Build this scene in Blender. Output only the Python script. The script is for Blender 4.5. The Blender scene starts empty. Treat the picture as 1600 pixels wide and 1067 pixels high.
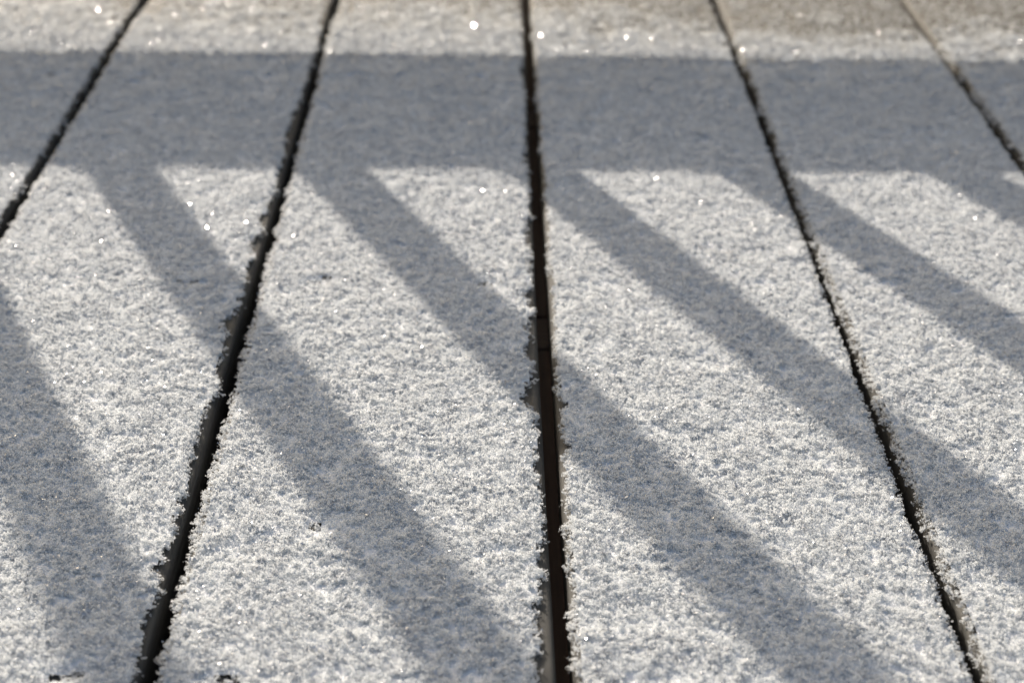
import bpy, math, random
import numpy as np
from mathutils import Vector, Matrix

# ------------------------------------------------------------------ camera, sky, sun, exposure
sc = bpy.context.scene
col = sc.collection
random.seed(7)
rng = np.random.default_rng(7)

F_PX, W_PX = 3430.0, 1600.0                 # focal length in photograph pixels
YAW, PITCH, ROLL, CAM_H = 0.0127, 0.3931, 0.0126, 0.4132
FOCUS = 0.93                                # metres along the lens axis
SUN_AZ, SUN_EL = math.radians(-20.9), math.radians(20.0)

fwd = Vector((math.sin(YAW) * math.cos(PITCH), math.cos(YAW) * math.cos(PITCH), -math.sin(PITCH)))
right = fwd.cross(Vector((0, 0, 1))).normalized()
up = right.cross(fwd)
r2 = right * math.cos(ROLL) + up * math.sin(ROLL)
u2 = up * math.cos(ROLL) - right * math.sin(ROLL)
cam_data = bpy.data.cameras.new('camera')
cam = bpy.data.objects.new('camera', cam_data)
col.objects.link(cam)
M = Matrix((r2, u2, -fwd)).transposed().to_4x4()
M.translation = (0, 0, CAM_H)
cam.matrix_world = M
cam_data.sensor_width = 36.0
cam_data.lens = 36.0 * F_PX / W_PX
cam_data.clip_start, cam_data.clip_end = 0.01, 500.0
cam_data.dof.use_dof = True
cam_data.dof.focus_distance = FOCUS
cam_data.dof.aperture_fstop = 12.0
sc.camera = cam

world = bpy.data.worlds.new('World')
sc.world = world
world.use_nodes = True
wn = world.node_tree
sky = wn.nodes.new('ShaderNodeTexSky')
sky.sky_type = 'NISHITA'
sky.sun_disc = False
sky.sun_elevation = SUN_EL
sky.sun_rotation = SUN_AZ
sky.air_density = 1.0
sky.dust_density = 7.0
sky.ozone_density = 1.0
wn.links.new(sky.outputs['Color'], wn.nodes['Background'].inputs['Color'])
wn.nodes['Background'].inputs['Strength'].default_value = 0.101

sun_vec = Vector((math.sin(SUN_AZ) * math.cos(SUN_EL), math.cos(SUN_AZ) * math.cos(SUN_EL), math.sin(SUN_EL)))
sun_data = bpy.data.lights.new('sun', 'SUN')
sun_data.energy = 3.5
sun_data.color = (1.0, 0.897, 0.79)
sun_data.angle = math.radians(0.53)
sun = bpy.data.objects.new('sun', sun_data)
sun.rotation_euler = sun_vec.to_track_quat('Z', 'Y').to_euler()
sun.location = sun_vec * 20
col.objects.link(sun)

sc.view_settings.view_transform = 'Standard'
sc.view_settings.look = 'None'
sc.view_settings.gamma = 1.0
sc.view_settings.exposure = 0.89
sc.view_settings.use_curve_mapping = False
sc.render.engine = 'CYCLES'
sc.cycles.use_denoising = True
sc.cycles.denoiser = 'OPENIMAGEDENOISE'
sc.cycles.denoising_input_passes = 'RGB_ALBEDO_NORMAL'
sc.cycles.denoising_prefilter = 'ACCURATE'
sc.cycles.use_adaptive_sampling = True
sc.cycles.adaptive_threshold = 0.025
sc.cycles.use_light_tree = False
sc.cycles.transparent_max_bounces = 8
sc.cycles.max_bounces = 5
sc.cycles.diffuse_bounces = 4
sc.cycles.glossy_bounces = 3
sc.cycles.transmission_bounces = 5
sc.cycles.sample_clamp_indirect = 2.0
sc.cycles.caustics_reflective = False
sc.cycles.caustics_refractive = False

# ------------------------------------------------------------------ helpers
def mesh_object(name, verts, faces, mat=None, parent=None, smooth=False, link=True):
    me = bpy.data.meshes.new(name)
    me.from_pydata([tuple(v) for v in verts], [], [tuple(f) for f in faces])
    me.update()
    if smooth:
        me.polygons.foreach_set('use_smooth', [True] * len(me.polygons))
    if mat:
        me.materials.append(mat)
    o = bpy.data.objects.new(name, me)
    if link:
        col.objects.link(o)
    if parent:
        o.parent = parent
    return o


def empty(name, loc=(0, 0, 0)):
    o = bpy.data.objects.new(name, None)
    o.location = loc
    o.empty_display_size = 0.1
    col.objects.link(o)
    return o


class Noise:
    """smooth value noise on a random lattice, about zero mean and unit spread"""
    def __init__(self, seed, n=256):
        self.n = n
        self.g = np.random.default_rng(seed).uniform(-1.7, 1.7, (n, n))

    def __call__(self, x, y, size):
        u = np.asarray(x) / size + 1000.37
        v = np.asarray(y) / size + 1000.71
        i, j = np.floor(u).astype(int), np.floor(v).astype(int)
        a, b = u - i, v - j
        a = a * a * (3 - 2 * a)
        b = b * b * (3 - 2 * b)
        n = self.n
        g = self.g
        i0, i1, j0, j1 = i % n, (i + 1) % n, j % n, (j + 1) % n
        return (g[i0, j0] * (1 - a) + g[i1, j0] * a) * (1 - b) + (g[i0, j1] * (1 - a) + g[i1, j1] * a) * b


def sstep(a, b, x):
    t = np.clip((np.asarray(x) - a) / (b - a), 0, 1)
    return t * t * (3 - 2 * t)


# ------------------------------------------------------------------ materials
def new_mat(name):
    m = bpy.data.materials.new(name)
    m.use_nodes = True
    nt = m.node_tree
    return m, nt, nt.nodes['Principled BSDF'], nt.nodes['Material Output']


def snow_material(name, trans=0.30, rough=0.45, bump=None, clear=0.0):
    m, nt, p, out = new_mat(name)
    p.inputs['Base Color'].default_value = (0.949, 0.963, 0.960, 1)
    p.inputs['Roughness'].default_value = rough
    p.inputs['IOR'].default_value = 1.31
    tr = nt.nodes.new('ShaderNodeBsdfTranslucent')
    tr.inputs['Color'].default_value = (0.949, 0.963, 0.960, 1)
    mx = nt.nodes.new('ShaderNodeMixShader')
    mx.inputs[0].default_value = trans
    nt.links.new(p.outputs[0], mx.inputs[1])
    nt.links.new(tr.outputs[0], mx.inputs[2])
    last = mx
    if clear:                                # clear ice lets part of the light straight through
        tp = nt.nodes.new('ShaderNodeBsdfTransparent')
        tp.inputs['Color'].default_value = (0.98, 0.985, 0.99, 1)
        last = nt.nodes.new('ShaderNodeMixShader')
        last.inputs[0].default_value = clear
        nt.links.new(mx.outputs[0], last.inputs[1])
        nt.links.new(tp.outputs[0], last.inputs[2])
    nt.links.new(last.outputs[0], out.inputs['Surface'])
    if bump:
        tc = nt.nodes.new('ShaderNodeTexCoord')
        n = nt.nodes.new('ShaderNodeTexNoise')
        n.inputs['Scale'].default_value = bump
        n.inputs['Detail'].default_value = 4
        b = nt.nodes.new('ShaderNodeBump')
        b.inputs['Strength'].default_value = 0.8
        b.inputs['Distance'].default_value = 0.001
        nt.links.new(tc.outputs['Object'], n.inputs['Vector'])
        nt.links.new(n.outputs['Fac'], b.inputs['Height'])
        nt.links.new(b.outputs[0], p.inputs['Normal'])
        nt.links.new(b.outputs[0], tr.inputs['Normal'])
    return m


def ice_material():
    m, nt, p, out = new_mat('clear_ice_flake')
    p.inputs['Base Color'].default_value = (0.95, 0.97, 1.0, 1)
    oi = nt.nodes.new('ShaderNodeObjectInfo')
    mr = nt.nodes.new('ShaderNodeMapRange')
    mr.inputs['To Min'].default_value = 0.08
    mr.inputs['To Max'].default_value = 0.30
    nt.links.new(oi.outputs['Random'], mr.inputs['Value'])
    nt.links.new(mr.outputs[0], p.inputs['Roughness'])
    p.inputs['IOR'].default_value = 1.31
    p.inputs['Transmission Weight'].default_value = 0.5
    return m


def wood_material(name, dark, light, scale=(330, 9.0, 330), rough=0.8):
    m, nt, p, out = new_mat(name)
    tc = nt.nodes.new('ShaderNodeTexCoord')
    mp = nt.nodes.new('ShaderNodeMapping')
    mp.inputs['Scale'].default_value = scale
    n = nt.nodes.new('ShaderNodeTexNoise')
    n.inputs['Scale'].default_value = 1.0
    n.inputs['Detail'].default_value = 8
    n.inputs['Roughness'].default_value = 0.65
    r = nt.nodes.new('ShaderNodeValToRGB')
    r.color_ramp.elements[0].position = 0.3
    r.color_ramp.elements[1].position = 0.72
    r.color_ramp.elements[0].color = (*dark, 1)
    r.color_ramp.elements[1].color = (*light, 1)
    b = nt.nodes.new('ShaderNodeBump')
    b.inputs['Strength'].default_value = 0.35
    b.inputs['Distance'].default_value = 0.0015
    nt.links.new(tc.outputs['Object'], mp.inputs['Vector'])
    nt.links.new(mp.outputs[0], n.inputs['Vector'])
    nt.links.new(n.outputs['Fac'], r.inputs['Fac'])
    nt.links.new(r.outputs[0], p.inputs['Base Color'])
    nt.links.new(n.outputs['Fac'], b.inputs['Height'])
    nt.links.new(b.outputs[0], p.inputs['Normal'])
    p.inputs['Roughness'].default_value = rough
    return m


M_GRAIN = snow_material('snow_grain', 0.50, 0.40, clear=0.40)
M_CRUST = snow_material('snow_crust', 0.10, 0.6, bump=900)
M_ICE = ice_material()
M_BOARD = wood_material('weathered_deck_wood', (0.042, 0.041, 0.036), (0.100, 0.098, 0.086), rough=0.8)
M_BOARD.node_tree.nodes['Principled BSDF'].inputs['Specular IOR Level'].default_value = 0.25
M_JOIST = wood_material('damp_joist_wood', (0.05, 0.03, 0.018), (0.14, 0.085, 0.05), scale=(9, 300, 300))
M_BLOCK = wood_material('reddish_blocking_wood', (0.035, 0.015, 0.006), (0.09, 0.038, 0.015))
M_RAIL = wood_material('railing_wood', (0.16, 0.11, 0.07), (0.34, 0.26, 0.18), scale=(9, 300, 300))
M_SCREW, _nt, _p, _o = new_mat('screw_steel')
_p.inputs['Metallic'].default_value = 1.0
_p.inputs['Base Color'].default_value = (0.35, 0.33, 0.30, 1)
_p.inputs['Roughness'].default_value = 0.45

# ground: brown earth with leaf litter, thin snow away from the deck
M_GROUND, nt, p, out = new_mat('bare_earth')
n = nt.nodes.new('ShaderNodeTexNoise')
n.inputs['Scale'].default_value = 9
n.inputs['Detail'].default_value = 9
tc = nt.nodes.new('ShaderNodeTexCoord')
r = nt.nodes.new('ShaderNodeValToRGB')
r.color_ramp.elements[0].color = (0.055, 0.032, 0.018, 1)
r.color_ramp.elements[1].color = (0.15, 0.095, 0.055, 1)
nt.links.new(tc.outputs['Object'], n.inputs['Vector'])
nt.links.new(n.outputs['Fac'], r.inputs['Fac'])
nt.links.new(r.outputs[0], p.inputs['Base Color'])
p.inputs['Roughness'].default_value = 0.95

# ------------------------------------------------------------------ ground
gx = np.linspace(-1, 1, 41)
gx = np.sign(gx) * np.abs(gx) ** 2.2 * 150
NZ_G = Noise(3)
GV = [(x, y, -0.22 + 0.02 * float(NZ_G(x, y, 0.7))) for y in gx for x in gx]
GF = [(j * 41 + i, j * 41 + i + 1, (j + 1) * 41 + i + 1, (j + 1) * 41 + i) for j in range(40) for i in range(40)]
ground = mesh_object('ground', GV, GF, M_GROUND, smooth=True)
ground['kind'] = 'structure'

# ------------------------------------------------------------------ deck: boards, joists, screws
BOARD_TOP = -0.0028           # top of the wood; the snow surface lies about z = 0
THICK = 0.026
PITCH_B = 0.15
GAP0 = 0.0294                 # x of the gap just right of the picture's middle (gap number 2)
Y0, Y1 = -0.55, 1.93
GAP_W = {0: 0.0064, 1: 0.0061, 2: 0.0067, 3: 0.0056, 4: 0.0060}
K_RANGE = range(-6, 7)        # board k lies between gap k and gap k + 1


def gap_x(k):
    return GAP0 + PITCH_B * (k - 2)


def gap_w(k):
    return GAP_W.get(k, 0.006)


deck = empty('deck', (0, 0.9, BOARD_TOP - THICK))
deck['label'] = 'wooden deck of parallel boards dusted with sparkling snow, dark gaps between them'
deck['category'] = 'deck'
DO = Vector(deck.location)
NZ = [Noise(s) for s in range(20, 34)]


def board_mesh(k):
    x0 = gap_x(k) + gap_w(k) / 2
    x1 = gap_x(k + 1) - gap_w(k + 1) / 2
    xc, hw = (x0 + x1) / 2, (x1 - x0) / 2
    R = 0.0032
    prof = []
    for cx, cz, a0 in ((hw - R, -THICK + R, -90), (hw - R, -R, 0), (-hw + R, -R, 90), (-hw + R, -THICK + R, 180)):
        for t in range(5):
            a = math.radians(a0 + 90 * t / 4)
            prof.append((cx + R * math.cos(a), cz + R * math.sin(a)))
    ys = np.linspace(Y0, Y1, 125)
    V, Fc = [], []
    m = len(prof)
    for y in ys:
        w = 0.0004 * float(NZ[0](k * 3.1, y, 0.16))
        for (px, pz) in prof:
            V.append((px + w * (1 if px > 0 else -1) * 0.6 + w, y - DO.y, pz))
    for j in range(len(ys) - 1):
        for i in range(m):
            a, b = j * m + i, j * m + (i + 1) % m
            Fc.append((a, b, b + m, a + m))
    Fc.append(tuple(range(m - 1, -1, -1)))
    Fc.append(tuple((len(ys) - 1) * m + i for i in range(m)))
    return xc, V, Fc


boards = {}
for k in K_RANGE:
    xc, V, Fc = board_mesh(k)
    o = mesh_object('deck_board', V, Fc, M_BOARD, deck, smooth=True)
    o.location = (xc, 0, THICK)
    boards[k] = (o, xc)

JY = [0.685 + 0.394 * i for i in range(-3, 4)]


def box(x0, x1, y0, y1, z0, z1, bev=0.002):
    v = []
    for z, e in ((z0, bev), (z0 + bev, 0), (z1 - bev, 0), (z1, bev)):
        v += [(x0 + e, y0 + e, z), (x1 - e, y0 + e, z), (x1 - e, y1 - e, z), (x0 + e, y1 - e, z)]
    f = [(3, 2, 1, 0), (12, 13, 14, 15)]
    for l in range(3):
        for i in range(4):
            a, b = l * 4 + i, l * 4 + (i + 1) % 4
            f.append((a, b, b + 4, a + 4))
    return v, f


jv, jf = box(-0.98, 0.98, -0.0225, 0.0225, -0.145, -0.0005)
j_me = None
for y in JY:
    if j_me is None:
        o = mesh_object('joist', jv, jf, M_JOIST, deck)
        j_me = o.data
    else:
        o = bpy.data.objects.new('joist', j_me)
        col.objects.link(o)
        o.parent = deck
    o.location = (0, y - DO.y, 0)

bk_me = None
for a, b in zip(JY[:-1], JY[1:]):
    if bk_me is None:
        v, f = box(-0.021, 0.021, -0.1740, 0.1740, -0.120, -0.0006)
        o = mesh_object('blocking', v, f, M_BLOCK, deck)
        bk_me = o.data
    else:
        o = bpy.data.objects.new('blocking', bk_me)
        col.objects.link(o)
        o.parent = deck
    o.location = (gap_x(2) - 0.004, (a + b) / 2 - DO.y, 0)

# one countersunk screw head mesh shared by all boards
sv, sf = [(0, 0, -0.0008)], []
for r_, z_ in ((0.0012, -0.0008), (0.0014, 0.0), (0.0036, 0.0), (0.0042, -0.0005), (0.0042, -0.004)):
    sv += [(r_ * math.cos(2 * math.pi * i / 12), r_ * math.sin(2 * math.pi * i / 12), z_) for i in range(12)]
sf += [(0, 1 + i, 1 + (i + 1) % 12) for i in range(12)]
for l in range(4):
    for i in range(12):
        a, b = 1 + l * 12 + i, 1 + l * 12 + (i + 1) % 12
        sf.append((a, a + 12, b + 12, b))
s_me = None
SCREWS = []
for k in K_RANGE:
    for y in JY:
        for s in (-1, 1):
            x = s * (0.043 + 0.003 * rng.uniform(-1, 1))
            yy = y + 0.004 * rng.uniform(-1, 1)
            SCREWS.append((boards[k][1] + x, yy))
            if s_me is None:
                o = mesh_object('screw', sv, sf, M_SCREW)
                s_me = o.data
            else:
                o = bpy.data.objects.new('screw', s_me)
                col.objects.link(o)
            o.parent = boards[k][0]
            o.location = (x, yy - DO.y, -0.0006)
SCREWS = np.array(SCREWS)

# ------------------------------------------------------------------ snow
# how much snow lies at a point (0 bare wood .. 1 full), with melted board edges
ERODE_R = {0: 0.001, 1: 0.0042, 2: 0.0034, 3: 0.0002, 4: 0.0003}    # right edge of the board left of gap n
ERODE_L = {0: -0.0006, 1: -0.0010, 2: 0.0008, 3: -0.0013, 4: -0.0004}   # left edge of the board right of gap n


def board_edges(k):
    return gap_x(k) + gap_w(k) / 2, gap_x(k + 1) - gap_w(k + 1) / 2


def cover(k, x, y):
    xl, xr = board_edges(k)
    eL = ERODE_L.get(k, -0.0006) + 0.0007 * NZ[8](y, y * 0 + 9.1 * k, 0.06) + 0.0014 * NZ[1](y + k, y * 0 + 3.3 * k, 0.012) + 0.0009 * NZ[2](y, y * 0 + k, 0.003)
    er = ERODE_R.get(k + 1, 0.0015) * (0.35 + 0.65 * sstep(1.25, 0.80, y))
    er = er * (1 + 0.6 * NZ[8](y, y * 0 + 5.1 * k, 0.07))
    eR = er + (0.0008 + 0.55 * abs(er)) * NZ[3](y + k, y * 0 + 7.7 * k, 0.022) + (0.0006 + 0.3 * abs(er)) * NZ[4](y, y * 0 + k, 0.005)
    dl, dr = x - xl - eL, xr - x - eR
    c = np.minimum(sstep(-0.0004, 0.0008, dl), sstep(-0.0006, 0.0012 + (1.7 if k == 1 else 0.6) * np.maximum(er, 0), dr))
    # wind-thinned patches and small pores
    thin = 0.55 * NZ[5](x, y, 0.060) + 0.35 * NZ[6](x, y, 0.021) + 0.30 * NZ[7](x, y, 0.0075)
    c = c * (1 - 0.45 * sstep(0.75, 1.8, thin))
    # sheltered strip under the railing: the snow thins out, mostly on the right
    lim = 1.640 - 0.075 * sstep(-0.10, 0.30, x) + 0.02 * NZ[8](x, y, 0.05)
    c = c * (1 - 0.90 * sstep(-0.075, 0.095, y - lim + 0.022 * NZ[13](x, y, 0.009) + 0.016 * NZ[0](x, y, 0.03)))
    # melt dimples over the screws
    near = np.abs(y[:, None] - np.array(JY)[None, :]).min(1) < 0.03
    if near.any():
        idx = np.where(near)[0]
        d = np.full(len(idx), 9.0)
        amt = np.full(len(idx), 0.0)
        for (sx, sy) in SCREWS[np.abs(SCREWS[:, 0] - (xl + xr) / 2) < 0.08]:
            ds = np.hypot((x[idx] - sx) / 1.4, y[idx] - sy)
            amt = np.where(ds < d, 0.35 + 0.30 * ((sx * 977 + sy * 313) % 1.0), amt)
            d = np.minimum(d, ds)
        d = d + 0.0018 * NZ[9](x[idx], y[idx], 0.006)
        c[idx] *= 1 - amt * (1 - sstep(0.002, 0.0085, d))
    return c


def relief(x, y):
    h = 0.00024 * NZ[10](x, y, 0.022) + 0.00021 * NZ[11](x, y, 0.0095) + 0.00018 * NZ[12](x, y, 0.0048)
    return h


def in_view_weight(x, y):
    """full grain density for all places seen from about the camera's position, less beyond"""
    P = np.stack([x, y, np.full_like(x, -CAM_H)], 1)
    zc = P @ np.array(fwd)
    u = F_PX * (P @ np.array(r2)) / np.maximum(zc, 0.05)
    v = F_PX * (P @ np.array(u2)) / np.maximum(zc, 0.05)
    ex = np.maximum(np.abs(u) - 800, np.abs(v) - 533) / 800
    return np.where(zc < 0.3, 1.0, np.clip(ex, 0, 1))


# ---- grain clumps (source meshes, not linked to the scene: only drawn by the scatter) -----
PHI = (1 + 5 ** 0.5) / 2
ICO_V = np.array([(-1, PHI, 0), (1, PHI, 0), (-1, -PHI, 0), (1, -PHI, 0), (0, -1, PHI), (0, 1, PHI), (0, -1, -PHI),
                  (0, 1, -PHI), (PHI, 0, -1), (PHI, 0, 1), (-PHI, 0, -1), (-PHI, 0, 1)]) / math.hypot(1, PHI)
ICO_F = np.array([(0, 11, 5), (0, 5, 1), (0, 1, 7), (0, 7, 10), (0, 10, 11), (1, 5, 9), (5, 11, 4), (11, 10, 2), (10, 7, 6),
                  (7, 1, 8), (3, 9, 4), (3, 4, 2), (3, 2, 6), (3, 6, 8), (3, 8, 9), (4, 9, 5), (2, 4, 11), (6, 2, 10),
                  (8, 6, 7), (9, 8, 1)])


def rot_mat(g):
    q = g.normal(size=4)
    q /= np.linalg.norm(q)
    w, x, y, z = q
    return np.array([[1 - 2 * (y * y + z * z), 2 * (x * y - z * w), 2 * (x * z + y * w)],
                     [2 * (x * y + z * w), 1 - 2 * (x * x + z * z), 2 * (y * z - x * w)],
                     [2 * (x * z - y * w), 2 * (y * z + x * w), 1 - 2 * (x * x + y * y)]])


clump_col = bpy.data.collections.new('grain_sources')
N_CLUMP, N_ICE = 28, 8
g = np.random.default_rng(99)
for c in range(N_CLUMP):
    V, Fc = [], []
    ng = int(g.integers(24, 40))
    for i in range(ng):
        rad = 0.00013 + 0.00028 * g.random() ** 2.0
        ctr = g.normal(size=3) * np.array([0.00095, 0.00095, 0.00036])
        sc3 = g.uniform(0.55, 1.7, 3)
        if g.random() < 0.10:
            sc3 = np.array([0.5, 0.5, 1.8])
        v = (ICO_V * (1 + 0.25 * g.uniform(-1, 1, (12, 1)))) * sc3 * rad
        v = v @ rot_mat(g).T + ctr
        Fc += [tuple(f + len(V)) for f in ICO_F]
        V += list(v)
    o = mesh_object('clump_%02d' % c, V, Fc, M_GRAIN, link=False)
    clump_col.objects.link(o)
for c in range(N_ICE):
    V, Fc = [], []
    for i in range(5):
        R_ = np.array(Matrix.Rotation(g.normal(0, 0.4), 3, 'X') @ Matrix.Rotation(g.normal(0, 0.4), 3, 'Y'))
        rad = 0.00024 + 0.0005 * g.random() ** 2
        th = 0.00008
        ctr = g.normal(size=3) * np.array([0.0010, 0.0010, 0.0004])
        asp = g.uniform(0.6, 1.4)
        b0 = len(V)
        for zz in (-th, th):
            for t in range(6):
                a = t * math.pi / 3 + g.uniform(-0.1, 0.1)
                V.append(np.array([rad * math.cos(a), asp * rad * math.sin(a), zz]) @ R_.T + ctr)
        Fc.append(tuple(b0 + t for t in (5, 4, 3, 2, 1, 0)))
        Fc.append(tuple(b0 + 6 + t for t in range(6)))
        for t in range(6):
            Fc.append((b0 + t, b0 + (t + 1) % 6, b0 + 6 + (t + 1) % 6, b0 + 6 + t))
    o = mesh_object('clump_%02d' % (N_CLUMP + c), V, Fc, M_ICE, link=False)
    clump_col.objects.link(o)

ng_ = bpy.data.node_groups.new('scatter_snow', 'GeometryNodeTree')
ng_.interface.new_socket('Geometry', in_out='INPUT', socket_type='NodeSocketGeometry')
ng_.interface.new_socket('Geometry', in_out='OUTPUT', socket_type='NodeSocketGeometry')
gi, go = ng_.nodes.new('NodeGroupInput'), ng_.nodes.new('NodeGroupOutput')
ci = ng_.nodes.new('GeometryNodeCollectionInfo')
ci.inputs['Collection'].default_value = clump_col
ci.inputs['Separate Children'].default_value = True
ci.inputs['Reset Children'].default_value = True
iop = ng_.nodes.new('GeometryNodeInstanceOnPoints')
iop.inputs['Pick Instance'].default_value = True


def attr_node(name, typ):
    a = ng_.nodes.new('GeometryNodeInputNamedAttribute')
    a.data_type = typ
    a.inputs['Name'].default_value = name
    return [s for s in a.outputs if s.enabled and s.name == 'Attribute'][0]


ng_.links.new(gi.outputs[0], iop.inputs['Points'])
ng_.links.new(ci.outputs[0], iop.inputs['Instance'])
ng_.links.new(attr_node('variant', 'INT'), iop.inputs['Instance Index'])
ng_.links.new(attr_node('turn', 'FLOAT_VECTOR'), iop.inputs['Rotation'])
ng_.links.new(attr_node('size', 'FLOAT'), iop.inputs['Scale'])
ng_.links.new(iop.outputs[0], go.inputs[0])


def scatter(name, P, var, size, parent):
    me = bpy.data.meshes.new(name)
    me.vertices.add(len(P))
    me.vertices.foreach_set('co', P.astype(np.float32).ravel())
    me.attributes.new('variant', 'INT', 'POINT').data.foreach_set('value', var.astype(np.int32))
    me.attributes.new('size', 'FLOAT', 'POINT').data.foreach_set('value', size.astype(np.float32))
    turn = rng.uniform(0, 2 * math.pi, (len(P), 3))
    turn[:, :2] = rng.normal(0, 0.5, (len(P), 2))
    ice = var >= N_CLUMP
    turn[ice, :2] = rng.normal(0, 0.5, (int(ice.sum()), 2))
    me.attributes.new('turn', 'FLOAT_VECTOR', 'POINT').data.foreach_set('vector', turn.astype(np.float32).ravel())
    o = bpy.data.objects.new(name, me)
    col.objects.link(o)
    o.parent = parent
    md = o.modifiers.new('scatter', 'NODES')
    md.node_group = ng_
    o['kind'] = 'stuff'
    return o


DENS = 0.38e6        # clumps per square metre where the camera looks
n_tot = 0
YS0, YS1 = 0.30, 1.90
for k in K_RANGE:
    bo, xc = boards[k]
    xl, xr = board_edges(k)
    # crust sheet under the loose grains; left open where the snow is thin
    step = 0.0025
    nx = int(round((xr - xl) / step))
    ny = int(round((Y1 - Y0 - 0.004) / (step if -3 <= k <= 5 else 0.006)))
    X, Y = np.meshgrid(np.linspace(xl + 0.0005, xr - 0.0005, nx + 1), np.linspace(Y0 + 0.002, Y1 - 0.002, ny + 1))
    x, y = X.ravel(), Y.ravel()
    cv = cover(k, x, y)
    edge = np.minimum(x - xl, xr - x)
    arc = np.where(edge < 0.0032, 0.0032 - np.sqrt(np.maximum(0, 0.0032 ** 2 - (0.0032 - edge) ** 2)), 0)
    z = BOARD_TOP - arc + 0.0003 + 0.0011 * cv + 0.7 * relief(x, y) * cv
    z = np.maximum(z, BOARD_TOP - arc + 0.00025)
    keep = (cv + np.where(y > 1.52, 0.42, 0.15) * NZ[2](x + 3.3, y, 0.004) > np.where(y > 1.52, 0.62, 0.42)) & (edge > 0.0014) & (NZ[2](x + 3.3, y, 0.0035) + 0.5 * NZ[9](x, y, 0.02) < 2.6)
    quad = np.arange((ny + 1) * (nx + 1)).reshape(ny + 1, nx + 1)
    a, b, c_, d = quad[:-1, :-1].ravel(), quad[:-1, 1:].ravel(), quad[1:, 1:].ravel(), quad[1:, :-1].ravel()
    ok = keep[a] & keep[b] & keep[c_] & keep[d]
    Fq = np.stack([a, b, c_, d], 1)[ok]
    used = np.unique(Fq)
    remap = np.full(len(x), -1)
    remap[used] = np.arange(len(used))
    Vq = np.stack([x - xc, y - DO.y, z - BOARD_TOP], 1)[used]
    me = bpy.data.meshes.new('snow_crust')
    me.vertices.add(len(Vq))
    me.vertices.foreach_set('co', Vq.astype(np.float32).ravel())
    me.loops.add(len(Fq) * 4)
    me.loops.foreach_set('vertex_index', remap[Fq].astype(np.int32).ravel())
    me.polygons.add(len(Fq))
    me.polygons.foreach_set('loop_start', np.arange(len(Fq), dtype=np.int32) * 4)
    me.polygons.foreach_set('use_smooth', np.ones(len(Fq), bool))
    me.update(calc_edges=True)
    me.materials.append(M_CRUST)
    o = bpy.data.objects.new('snow_crust', me)
    col.objects.link(o)
    o.parent = bo
    o['kind'] = 'stuff'

    # loose grains
    area = (xr - xl + 0.004) * (YS1 - YS0)
    n = int(DENS * area)
    x = rng.uniform(xl - 0.002, xr + 0.002, n)
    y = rng.uniform(YS0, YS1, n)
    ex = in_view_weight(x, y)
    dens = np.where(ex < 0.12, 1.0, np.where(ex < 0.5, 0.45, 0.16))
    cv = cover(k, x, y)
    pick = (rng.random(n) < dens) & (rng.random(n) < 0.06 * (cv > 0.02) + 0.03 * ((y > 1.52) & (cv > 0.05) & (cv < 0.6)) + 0.90 * cv ** 1.1)
    x, y, cv, dens = x[pick], y[pick], cv[pick], dens[pick]
    size = (0.62 + 0.50 * rng.random(len(x)) ** 2.0) * np.where(dens == 1, 1.0, np.where(dens > 0.3, 1.45, 2.3)) * (0.6 + 0.4 * cv)
    edge = np.minimum(x - xl, xr - x)
    size = size * np.where(edge < 0.002, 0.75, 1.0)
    e_ = np.clip(edge, 0, 0.0032)
    arc = 0.0032 - np.sqrt(np.maximum(0, 0.0032 ** 2 - (0.0032 - e_) ** 2))
    z = BOARD_TOP - arc * 0.8 + 0.0005 + (0.0017 + relief(x, y)) * cv + rng.normal(0, 0.00020, len(x)) * (0.4 + cv)
    z = np.maximum(z, BOARD_TOP - arc + 0.0002)
    var = rng.integers(0, N_CLUMP, len(x))
    ice = rng.random(len(x)) < 0.20 + 0.15 * (cv < 0.5) + 0.30 * (y > 1.52)
    # a few clear ice plates lie on top of the grains
    x, y, z, size = (np.concatenate([q, q[ice]]) for q in (x, y, z, size))
    var = np.concatenate([var, N_CLUMP + rng.integers(0, N_ICE, int(ice.sum()))])
    z[var >= N_CLUMP] += 0.0008
    scatter('loose_snow', np.stack([x - xc, y - DO.y, z - BOARD_TOP], 1), var, size, bo)
    n_tot += len(x)
print('clumps', n_tot)

# ------------------------------------------------------------------ railing beyond the top of the picture
RAIL_YN, RAIL_D, RAIL_ZB, RAIL_H = 1.727, 0.036, 0.090, 0.090
RAIL_Y = RAIL_YN + RAIL_D / 2
BAL_A, BAL_S, BAL_X0 = 0.0322, 0.1275, -0.4050
rail = empty('deck_railing', (0, RAIL_Y, BOARD_TOP))
rail['label'] = 'wooden deck railing with upright balusters casting the striped shadow on the snow'
rail['category'] = 'railing'
ZR = -BOARD_TOP


def rail_part(name, x0, x1, y0, y1, z0, z1, bev=0.0015, parent=None):
    v, f = box(x0, x1, y0, y1, z0, z1, bev)
    return mesh_object(name, v, f, M_RAIL, parent or rail)


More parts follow.
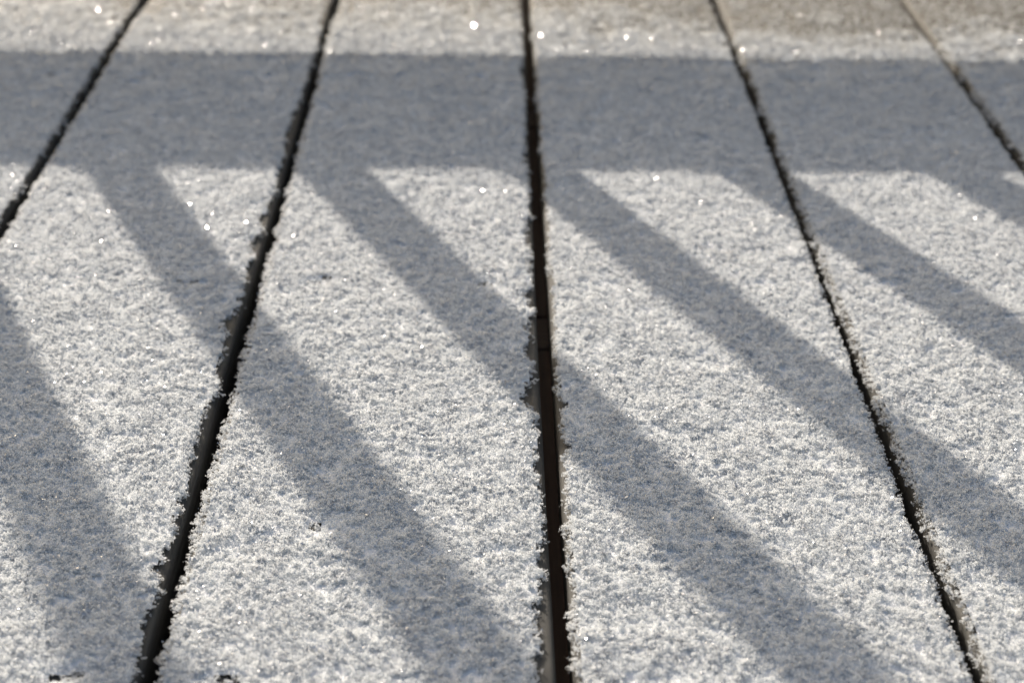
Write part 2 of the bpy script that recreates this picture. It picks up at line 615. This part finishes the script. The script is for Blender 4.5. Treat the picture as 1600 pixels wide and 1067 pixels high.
br = rail_part('bottom_rail', -1.85, 1.85, -RAIL_D / 2, RAIL_D / 2, RAIL_ZB + ZR, RAIL_ZB + RAIL_H + ZR)
rail_part('top_rail', -1.85, 1.85, -0.018, 0.018, 0.93, 1.02)
rail_part('cap_board', -1.95, 1.95, -0.07, 0.07, 1.0205, 1.058, 0.004)
for s in (-1, 1):
    rail_part('post', s * 1.9 - 0.045, s * 1.9 + 0.045, -0.045, 0.045, 0.0005, 1.02, 0.003)
b_me, d_me = None, None
bv, bf = box(-BAL_A / 2, BAL_A / 2, -BAL_A / 2, BAL_A / 2, RAIL_ZB + RAIL_H + ZR + 0.0003, 0.9295)
# little snow drift blown against one side of each baluster on the bottom rail
dv, df = [], []
N_A, N_R = 9, 7
for j in range(N_R):
    t = j / (N_R - 1)
    for i in range(N_A):
        s = i / (N_A - 1) * 2 - 1
        hgt = 0.021 * (1 - t) ** 1.8 * (1 - 0.55 * s * s) * (1 + 0.08 * random.uniform(-1, 1)) + 0.0012 * (1 - t)
        dv.append((-BAL_A / 2 - 0.0006 - 0.024 * t, s * 0.0165 * (1 - 0.4 * t * t), hgt))
base = len(dv)
for j in range(N_R):
    for i in range(N_A):
        q = dv[j * N_A + i]
        dv.append((q[0], q[1], 0.0004))
for j in range(N_R - 1):
    for i in range(N_A - 1):
        a = j * N_A + i
        df.append((a, a + 1, a + N_A + 1, a + N_A))
        df.append((base + a, base + a + N_A, base + a + N_A + 1, base + a + 1))
ring = [i for i in range(N_A)] + [j * N_A + N_A - 1 for j in range(1, N_R)] + [(N_R - 1) * N_A + i for i in range(N_A - 2, -1, -1)] + [j * N_A for j in range(N_R - 2, 0, -1)]
for i in range(len(ring)):
    a, b = ring[i], ring[(i + 1) % len(ring)]
    df.append((a, base + a, base + b, b))
for i in range(-11, 18):
    x = BAL_X0 + BAL_S * i
    if abs(x) > 1.8:
        continue
    if b_me is None:
        o = mesh_object('baluster', bv, bf, M_RAIL, rail)
        b_me = o.data
        o2 = mesh_object('snow_drift', dv, df, M_CRUST, br, smooth=True)
        d_me = o2.data
    else:
        o = bpy.data.objects.new('baluster', b_me)
        o2 = bpy.data.objects.new('snow_drift', d_me)
        for q in (o, o2):
            col.objects.link(q)
        o.parent = rail
        o2.parent = br
    o.location = (x, 0, 0)
    o2.location = (x, 0, RAIL_ZB + RAIL_H + ZR)
    ds = (0.50, 0.45, 0.42, 0.20, 0.12)[i % 5]
    o2.scale = (1, 1, ds)
